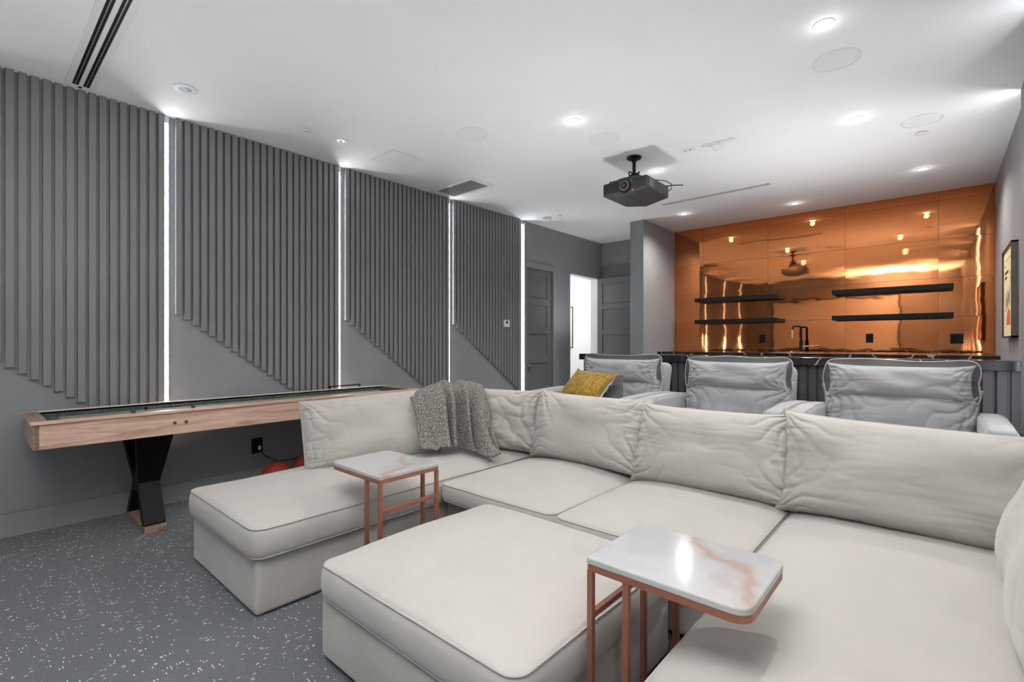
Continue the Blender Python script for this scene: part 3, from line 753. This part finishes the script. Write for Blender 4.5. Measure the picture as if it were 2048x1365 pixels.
def xleg(yc):
    w1, w2 = .085, .062
    lg = obj('leg', box(-4.47, -3.92, yc-.062, yc+.062, 0.001, .045, .003), m_woodx, t, label='black crossed trestle leg on an oak foot')
    # upper arms, wide at the top, running down to the waist, lower arms running out to the foot
    def arm(xa, za, xb, zb, wa, wb, th, name):
        b = bmesh.new(); P = []
        d = Vector((xb-xa, 0, zb-za)).normalized(); nrm = Vector((-d.z, 0, d.x))*th/2
        for (x, z, wd) in ((xa, za, wa), (xb, zb, wb)):
            P.append([b.verts.new(Vector((x, yc+s*wd, z))+nrm*q) for s, q in ((-1, -1), (1, -1), (1, 1), (-1, 1))])
        A, B = P; b.faces.new(A); b.faces.new(B[::-1])
        for k in range(4): b.faces.new((A[k], B[k], B[(k+1) % 4], A[(k+1) % 4]))
        bmesh.ops.recalc_face_normals(b, faces=b.faces); bmesh.ops.bevel(b, geom=b.edges[:], offset=.002, segments=1, affect='EDGES')
        return obj(name, b, m_black, lg)
    arm(-3.955, ZB-.001, -4.13, .30, .105, w2, .05, 'brace'); arm(-4.13, .31, -3.965, .045, w2, w2, .05, 'brace')
    arm(-4.42, ZB-.001, -4.23, .30, .105, w2, .05, 'brace'); arm(-4.23, .31, -4.43, .045, w2, w2, .05, 'brace')
    obj('waist_block', box(-4.26, -4.10, yc-.06, yc+.06, .24, .37, .003), m_black, lg)
xleg(.85); xleg(2.32)
def scorer(yc, ln, la):
    s = empty('score_counter', (X1-.03, yc, ZT), la, 'score counter', 'shuffleboard score counters')
    x = X1-.045
    for e in (-1, 1): obj('post', cyl((x, yc+e*ln/2, ZT+.017), .012, .034, 'Z', 16), m_dgrey, s, smooth='auto')
    obj('rod', cyl((x, yc, ZT+.024), .003, ln, 'Y', 10), m_dgrey, s, smooth='auto')
    for k in range(10):
        y = yc-ln*.02+k*.0165
        if y > yc+ln/2-.02: break
        bd = obj('bead', lathe([(.003, -.006), (.008, -.005), (.0095, 0), (.008, .005), (.003, .006)], (0, 0, 0), 14), m_dgrey, s, smooth='auto', local=True, rot=(PI/2, 0, 0))
        bd.location = Vector((x, y, ZT+.024))-WORLD[s.name]
    obj('slider', box(x-.008, x+.008, yc-ln*.33, yc-ln*.28, ZT+.014, ZT+.034, .002), m_blackm, s)
scorer(.88, .33, 'black bead score counter on the near end of the wooden game table')
s = empty('score_counter', (X0+.08, 2.50, ZT), 'low dark bracket counter on the back rail at the far end of the game table', 'score counter', 'shuffleboard score counters')
b = box(X0+.02, X0+.03, 2.33, 2.66, ZT+.02, ZT+.032, .002)
obj('rod', b, m_blackm, s)
for yy in (2.335, 2.65): obj('post', box(X0+.018, X0+.032, yy, yy+.012, ZT, ZT+.032, .002), m_blackm, s)

# basketballs
def ball(c, rz, rx, la):
    o = bmesh.new(); bmesh.ops.create_uvsphere(o, u_segments=40, v_segments=24, radius=.12)
    t = empty('basketball', (c[0], c[1], 0), la, 'ball', 'basketballs under the game table')
    q = obj('ball_shell', o, m_ball, t, smooth=True, local=True); q.location = (0, 0, .1215); q.rotation_euler = (rx, 0, rz)
    b = BM()
    for f in (lambda a: (math.cos(a), math.sin(a), 0), lambda a: (0, math.cos(a), math.sin(a))):
        tube([Vector(f(2*PI*k/48))*.1195 for k in range(48)], .0022, 6, True, bm=b)
    for sx in (-1, 1):
        tube([Vector((sx*(.45+.38*math.cos(2*a)), math.cos(a)*.9, math.sin(a)*.9)).normalized()*.1195 for a in [2*PI*k/48 for k in range(48)]], .0022, 6, True, bm=b)
    s = obj('seam_lines', b, m_blackm, q, smooth=True, local=True)
ball((-4.30, 1.79), .5, .6, 'orange basketball on the carpet below the black outlet, left one')
ball((-4.36, 2.09), 1.5, .3, 'orange basketball partly behind the sofa cushion, right one')

# ------------------------------------------------------------------ sectional sofa
sofa = empty('sectional_sofa', (-1.4, 2.0, 0), 'large cream U-shaped sectional sofa with a chaise end on each side', 'sofa')
SX0, SX1, SY0, SY1 = -3.31, .44, .91, 3.10
def soft_box(x0, x1, y0, y1, z0, z1, r=.035, seed=0):
    b = bmesh.new(); bmesh.ops.create_cube(b, size=1)
    bmesh.ops.scale(b, vec=(x1-x0, y1-y0, z1-z0), verts=b.verts); bmesh.ops.translate(b, vec=((x0+x1)/2, (y0+y1)/2, (z0+z1)/2), verts=b.verts)
    bmesh.ops.bevel(b, geom=b.edges[:], offset=r, segments=4, affect='EDGES', profile=.5)
    n = 3
    bmesh.ops.subdivide_edges(b, edges=[e for e in b.edges if e.calc_length() > .2], cuts=n, use_grid_fill=True)
    for v in b.verts:
        if v.co.z > z0+.02:
            v.co += Vector((nz(v.co.y*4, v.co.z*4, seed), nz(v.co.x*4, v.co.z*4, seed+5), 0))*.006
    return b
BZ = .275
obj('base', soft_box(-3.27, -2.345, .885, 1.95, .006, BZ+.01, .022, 1), m_sofa, sofa, smooth='auto')
obj('base', soft_box(-3.31, -2.35, 1.955, SY1, .012, BZ, .03, 2), m_sofa, sofa, smooth='auto')
obj('base', soft_box(-2.345, -1.45, 2.02, SY1, .012, BZ, .03, 3), m_sofa, sofa, smooth='auto')
obj('base', soft_box(-1.445, -.57, 2.02, SY1, .012, BZ, .03, 4), m_sofa, sofa, smooth='auto')
obj('base', soft_box(-.565, SX1, 1.955, SY1, .012, BZ, .03, 5), m_sofa, sofa, smooth='auto')
obj('base', soft_box(-.565, SX1, .75, 1.95, .012, BZ, .03, 6), m_sofa, sofa, smooth='auto')
seat(-3.275, -2.318, .865, 2.94, BZ, .135, .065, 1.3, parent=sofa, r=.06, bulge=.012)
seat(-2.29, -1.440, 1.93, 2.92, BZ+.03, .10, .055, 2.7, parent=sofa, r=.05)
seat(-1.430, -.580, 1.93, 2.92, BZ+.03, .10, .055, 4.1, parent=sofa, r=.05)
seat(-.560, .42, .70, 2.92, BZ, .13, .07, 5.9, parent=sofa, r=.06, bulge=.012)
obj('back_frame', soft_box(-3.31, -3.14, 1.72, SY1, BZ, .62, .04, 7), m_sofa, sofa, smooth='auto')
obj('back_frame', soft_box(-3.13, .26, 2.945, SY1, BZ, .62, .04, 8), m_sofa, sofa, smooth='auto')
obj('back_frame', soft_box(.335, .45, .75, SY1, BZ, .62, .04, 9), m_sofa, sofa, smooth='auto')
def cushion(name, w, h, t, loc, rot, la, seed, cat='cushion', group='loose cream back cushions', mat=None, **k):
    b, loop = pillow(w, h, t, seed, seam=1, **k)
    e = empty(name, loc, la, cat, group); e.rotation_euler = rot
    c = obj('cushion_body', b, mat or m_sofa, e, smooth=True, local=True)
    obj('piping', tube(loop[::2], .0045, 6, True), m_pipe if mat is None else mat, c, smooth=True, local=True)
    return e
R_ = math.radians
cushion('back_cushion', .90, .47, .27, (-1.815, 2.77, .445), (R_(-17), 0, R_(-2)), 'cream back cushion left of centre in the back row, in front of the left recliner', 1.7)
cushion('back_cushion', .86, .46, .27, (-.985, 2.75, .435), (R_(-17), 0, R_(2)), 'cream back cushion at the middle right of the back row, wrinkled at its right edge', 8.2, crease=.016)
cushion('back_cushion', 1.04, .475, .29, (-.09, 2.74, .430), (R_(-15), R_(1.2), R_(0)), 'longest cream back cushion at the right end of the back row', 12.9, crease=.015)
cushion('back_cushion', .92, .465, .25, (-2.91, 1.895, .445), (R_(-14), R_(-3), R_(72)), 'cream back cushion standing on the left chaise beside the knit throw', 16.3, crease=.011, ears=.006, pinch=.0)
cushion('back_cushion', .74, .47, .24, (-2.56, 2.765, .44), (R_(-16), 0, R_(14)), 'cream corner cushion partly covered by the knit throw', 21.1, crease=.022, corner=.35)
cushion('back_cushion', 1.12, .47, .24, (.215, 2.02, .44), (R_(-15), 0, R_(-91)), 'cream side cushion at the right edge of the photo', 25.7, crease=.012)
cushion('back_cushion', .80, .46, .22, (.22, 1.05, .44), (R_(-15), 0, R_(-91)), 'cream side cushion on the right section nearest the camera', 31.0)
ott = empty('ottoman', (-1.36, 1.41, 0), 'square cream upholstered ottoman in the middle of the sectional', 'ottoman')
obj('base', soft_box(-1.86, -.815, .945, 1.89, .012, .262, .03, 11), m_sofa, ott, smooth='auto')
seat(-1.85, -.812, .935, 1.885, .262, .13, .07, 9.4, parent=ott, r=.055, bulge=.012)
for x in (-1.80, -.93):
    for y in (1.0, 1.83): obj('foot', cyl((x, y, .007), .025, .013, 'Z', 16), m_blackm, ott)

# ------------------------------------------------------------------ side tables
def side_table(x0, x1, y0, y1, legside, la, vein):
    """legs on x0 when legside<0, on x1 when legside>0; the other end is rounded and cantilevers over the sofa"""
    T, ZT = .018, .64
    t = empty('side_table', ((x0+x1)/2, (y0+y1)/2, 0), la, 'side table', 'marble-topped C-shaped side tables')
    t.location = (x0, y0, 0); WORLD[t.name] = Vector((x0, y0, 0))
    r = .045; poly = []
    for (cx, cy, q, rr) in ((x1, y1, 0, r if legside < 0 else .012), (x0, y1, 1, r if legside > 0 else .012), (x0, y0, 2, r if legside > 0 else .012), (x1, y0, 3, r if legside < 0 else .012)):
        ox = cx-rr if cx == x1 else cx+rr; oy = cy-rr if cy == y1 else cy+rr
        for i in range(7):
            a = PI/2*(q+i/6); poly.append((ox+rr*math.cos(a), oy+rr*math.sin(a)))
    b = prism(poly, 'Z', ZT-.02, ZT); bmesh.ops.bevel(b, geom=[e for e in b.edges if abs(e.verts[0].co.z-e.verts[1].co.z) < 1e-5], offset=.004, segments=2, affect='EDGES', profile=.5)
    obj('marble_top', b, m_wmarble, t)
    cx, cy = (x0+x1)/2, (y0+y1)/2
    inner = [(cx+(p[0]-cx)*(1-.016/(x1-x0)*2), cy+(p[1]-cy)*(1-.016/(y1-y0)*2)) for p in poly]
    b = bmesh.new(); n = len(poly)
    outp = [(cx+(p[0]-cx)*.994, cy+(p[1]-cy)*.994) for p in poly]
    V = [[b.verts.new((p[0], p[1], z)) for p in ring] for ring, z in ((outp, ZT-.020), (outp, ZT-.038), (inner, ZT-.038), (inner, ZT-.020))]
    for k in range(4):
        A, B = V[k], V[(k+1) % 4]
        for i in range(n): b.faces.new((A[i], A[(i+1) % n], B[(i+1) % n], B[i]))
    bmesh.ops.recalc_face_normals(b, faces=b.faces)
    obj('top_frame', b, m_rose, t)
    e = x0+.003 if legside < 0 else x1-.003-T; s = 1 if legside < 0 else -1
    i2 = e+s*.115
    for yy in (y0+.003, y1-.003-T):
        obj('leg', box(e, e+T, yy, yy+T, 0.0, ZT-.037, .001, 1), m_rose, t)
        obj('leg', box(i2, i2+T, yy, yy+T, 0.0, ZT-.037, .001, 1), m_rose, t)
        obj('base_bar', box(min(e, i2)+T, max(e, i2), yy, yy+T, 0.0, T, .001, 1), m_rose, t)
    obj('crossbar', box(e, e+T, y0+.003+T, y1-.003-T, .46, .46+T, .001, 1), m_rose, t)
    obj('base_bar', box(e, e+T, y0+.003+T, y1-.003-T, 0.0, T, .001, 1), m_rose, t)
    return t
side_table(-2.425, -1.965, 1.288, 1.652, 1, 'white marble side table with copper frame standing at the left chaise', 0)
side_table(-.780, -.331, 1.208, 1.568, -1, 'white marble side table with copper frame reaching over the right sofa seat, in front', 1)

# ------------------------------------------------------------------ recliners
def recliner(cx, la, seed):
    z0 = RIS; yf = 3.56
    t = empty('recliner', (cx, 4.1, z0), la, 'recliner', 'row of grey leather recliners')
    for s in (-1, 1):
        ax = cx+s*.475
        b = soft_box(ax-.066, ax+.066, yf, 4.52, z0+.02, z0+.60, .035, seed+s)
        for v in b.verts:
            f = (v.co.z-z0)/.6; v.co.x += s*.004*f; v.co.z += -.05*max(0, (v.co.y-4.0)/.5)*f*.3+.015*math.sin((v.co.y-yf)*3)*f
        a = obj('armrest', b, m_leather, t, smooth='auto')
        for dx in (-.050, .050):
            pts = [(ax+dx+s*.004, yf+.004+.92*q/14, z0+.598-.05*max(0, (yf+.92*q/14-4.0)/.5)*.3+.015*math.sin(.92*q/14*3)) for q in range(15)]
            pts = [(ax+dx, yf-.001, z0+.1), (ax+dx+s*.002, yf-.001, z0+.45), (ax+dx+s*.004, yf+.002, z0+.575)]+pts
            obj('stitching', tube(pts, .0016, 6), m_leather, a, smooth=True)
        obj('recline_button', box(ax-s*.07-.004, ax-s*.07+.004, yf+.25, yf+.31, z0+.47, z0+.50, .002), m_silver, a)
    seat(cx-.40, cx+.40, 3.60, 4.25, z0+.20, .13, .045, seed, parent=t, mat=m_leather, r=.05, name='seat_cushion')
    obj('base', soft_box(cx-.40, cx+.40, 3.64, 4.5, z0+.02, z0+.21, .02, seed), m_leather, t, smooth='auto')
    obj('footrest', soft_box(cx-.395, cx+.395, 3.585, 3.64, z0+.03, z0+.22, .02, seed), m_leather, t, smooth='auto')
    # back shell, leaning
    b = soft_box(-.425, .425, .0, .14, 0, .68, .05, seed+2)
    bmesh.ops.rotate(b, matrix=Matrix.Rotation(R_(-14), 3, 'X'), verts=b.verts); bmesh.ops.translate(b, vec=(cx, 4.38, z0+.215), verts=b.verts)
    obj('back_shell', b, m_leather, t, smooth='auto')
    # lumbar cushion
    b, loop = pillow(.86, .46, .20, seed+3, crease=.017, puck=.012, seam=1, corner=.34)
    c = obj('back_cushion', b, m_leather, t, smooth=True, local=True); c.location = (0, 4.33-4.1, .27); c.rotation_euler = (R_(-10), 0, 0)
    obj('piping', tube(loop[::2], .004, 6, True), m_leath2, c, smooth=True, local=True)
    # head cushion with flange
    b = pillow(.80, .225, .19, seed+6, nu=70, nv=36, crease=.013, puck=.010, corner=.2)
    c = obj('head_cushion', b, m_leather, t, smooth=True, local=True); c.location = (0, 4.36-4.1, .668); c.rotation_euler = (R_(-6), 0, 0)
    # wavy flange ring behind the pad
    b = bmesh.new(); ring_o, ring_i, n = [], [], 120
    for k in range(n):
        a = 2*PI*k/n; ca, sa = math.cos(a), math.sin(a); q = (abs(ca)**7+abs(sa)**7)**(-1/7)
        x, z = ca*q, sa*q
        wv = .009*nz(a*2.2, seed, 2)+.006*math.sin(a*5+seed)
        ear = .036*(abs(x)**5)*(max(z, 0)**5)
        ring_o.append(Vector((x*(.432+wv)+ear*sgn(x)*.3, .012*nz(x*3, z*3, seed)+.01, .118+z*(.150+wv)+ear)))
        ring_i.append(Vector((x*.385, -.012, .110+z*.100)))
    O = [b.verts.new(p) for p in ring_o]; I = [b.verts.new(p) for p in ring_i]
    O2 = [b.verts.new(p+Vector((0, .008, 0))) for p in ring_o]; I2 = [b.verts.new(p+Vector((0, .008, 0))) for p in ring_i]
    for k in range(n):
        j = (k+1) % n; b.faces.new((O[k], O[j], I[j], I[k])); b.faces.new((O2[k], I2[k], I2[j], O2[j])); b.faces.new((O[k], O2[k], O2[j], O[j])); b.faces.new((I[k], I[j], I2[j], I2[k]))
    bmesh.ops.recalc_face_normals(b, faces=b.faces)
    f = obj('flange', b, m_flange, c, smooth='auto', local=True, label='dark wavy flange edge')
    obj('piping', tube(ring_o, .0045, 6, True), m_leath2, c, smooth=True, local=True)
    return t
recliner(-2.41, 'grey leather recliner on the left of the row, with the mustard pillow', 3.1)
recliner(-1.316, 'grey leather recliner in the middle of the row, directly below the faucet', 11.4)
recliner(-.235, 'grey leather recliner on the right of the row, largest in view', 23.8)

# mustard pillow and the dark panel behind it
b, loop = pillow(.46, .42, .22, 40.2, nu=60, nv=56, a=2.5, b=.6, crease=.008, ears=.03, pinch=.07, seam=1)
for f in b.faces:
    c = f.calc_center_median()
    if c.y > 0: f.material_index = 1
e = empty('throw_pillow', (-2.50, 3.66, .69), 'mustard velvet throw pillow with pale back leaning on the left recliner', 'pillow'); e.rotation_euler = (R_(-46), R_(3), R_(-10))
o = obj('pillow_body', b, [m_mustard, m_pback], e, smooth=True, local=True)
obj('piping', tube(loop[::2], .003, 6, True), m_mustard, o, smooth=True, local=True)
e = empty('tray', (-2.30, 3.84, .73), 'thin dark grey tray standing behind the mustard pillow', 'tray'); e.rotation_euler = (R_(-38), R_(-8), R_(18))
obj('tray_board', box(-.13, .19, -.006, .006, 0, .27, .004), m_dgrey, e, local=True)

# knit throw
def throw():
    t = empty('knit_throw', (-2.85, 2.5, .5), 'grey marled knit throw draped over the sofa corner cushions', 'blanket')
    nu, nv = 110, 90
    # centre line profile, measured outward (d) and up (z): from behind the cushions over the top and down onto the seat
    prof = [(-.23, .70), (-.215, .82), (-.17, .915), (-.10, .958), (-.02, .955), (.045, .915), (.085, .84), (.115, .75), (.15, .66), (.19, .58), (.24, .515), (.30, .492)]
    cum = [0]
    for p, q in zip(prof, prof[1:]): cum.append(cum[-1]+math.hypot(q[0]-p[0], q[1]-p[1]))
    def P(s):
        L = s*cum[-1]
        for k in range(len(cum)-1):
            if L <= cum[k+1] or k == len(cum)-2:
                f = (L-cum[k])/(cum[k+1]-cum[k]); p0 = prof[max(k-1, 0)]; p1 = prof[k]; p2 = prof[k+1]; p3 = prof[min(k+2, len(prof)-1)]
                return tuple(.5*((2*p1[i])+(-p0[i]+p2[i])*f+(2*p0[i]-5*p1[i]+4*p2[i]-p3[i])*f*f+(-p0[i]+3*p1[i]-3*p2[i]+p3[i])*f**3) for i in (0, 1))
    A, B = Vector((-2.84, 2.12, 0)), Vector((-2.70, 2.70, 0))       # foot line of the fold-over, left edge to right edge
    along = (B-A); out = Vector((.93, -.37, 0)).normalized()
    b = bmesh.new(); V = {}
    for i in range(nu+1):
        u = i/nu
        for j in range(nv+1):
            s = j/nv
            send = s*(.87+.10*u+.06*math.sin(u*9+1)*u)
            d, z = P(min(send, 1))
            hang = max(0, (s-.4)/.6)
            uu = u+(-.10*(u-.55))*hang+.03*math.sin(s*6)*(u-.5)
            p = A+along*uu+out*d+Vector((0, 0, z))
            # top outline: high in the middle, falling to both edges
            top = -.085*(1-min(1, u/.45))**1.6-.03*max(0, (u-.85)/.15)
            p.z += top*(1-hang*.8)
            amp = .008+.052*hang**.8
            w = u+.035*math.sin(s*5+u*4)+.05*hang*(u-.5)
            def gs(c, wd): return math.exp(-((w-c)/wd)**2)
            fold = .45*gs(.30, .05)-.7*gs(.39, .035)+1.0*gs(.47, .05)-1.5*gs(.58, .045)+1.3*gs(.68, .055)-1.0*gs(.78, .035)+1.4*gs(.89, .06)+.25*gs(.12, .07)+.12*math.sin(u*40)
            p += out*(amp*fold)+along.normalized()*(.018*hang*math.sin(w*22))
            p.z += .010*nz(u*5, s*5, 2)+.022*(gs(.47, .05)+gs(.68, .05)-gs(.58, .05))*math.exp(-((s-.33)/.12)**2)
            p += out*(.13*max(0, u-.66)/.34*hang**1.5)+Vector((.05, -.03, 0))*max(0, u-.7)/.3*hang
            hem = max(0, (s-.9)/.1)
            p.z += .012*math.sin(u*30)*hem*(.3+u)
            p.z = max(p.z, .484+.008*math.sin(u*20))
            V[i, j] = b.verts.new(p)
    for i in range(nu):
        for j in range(nv): b.faces.new((V[i, j], V[i+1, j], V[i+1, j+1], V[i, j+1]))
    bmesh.ops.recalc_face_normals(b, faces=b.faces)
    hem = [V[i, nv].co.copy() for i in range(0, nu+1, 2)]; le = [V[0, j].co.copy() for j in range(0, nv+1, 2)]; re_ = [V[nu, j].co.copy() for j in range(0, nv+1, 2)]
    o = obj('throw_cloth', b, m_knit, t, smooth=True)
    md = o.modifiers.new('thickness', 'SOLIDIFY'); md.thickness = .009; md.offset = 0
    b = tube(hem, .008, 8); tube(le, .007, 8, bm=b); tube(re_, .007, 8, bm=b)
    obj('knitted_border', b, m_knit, t, smooth=True)
throw()
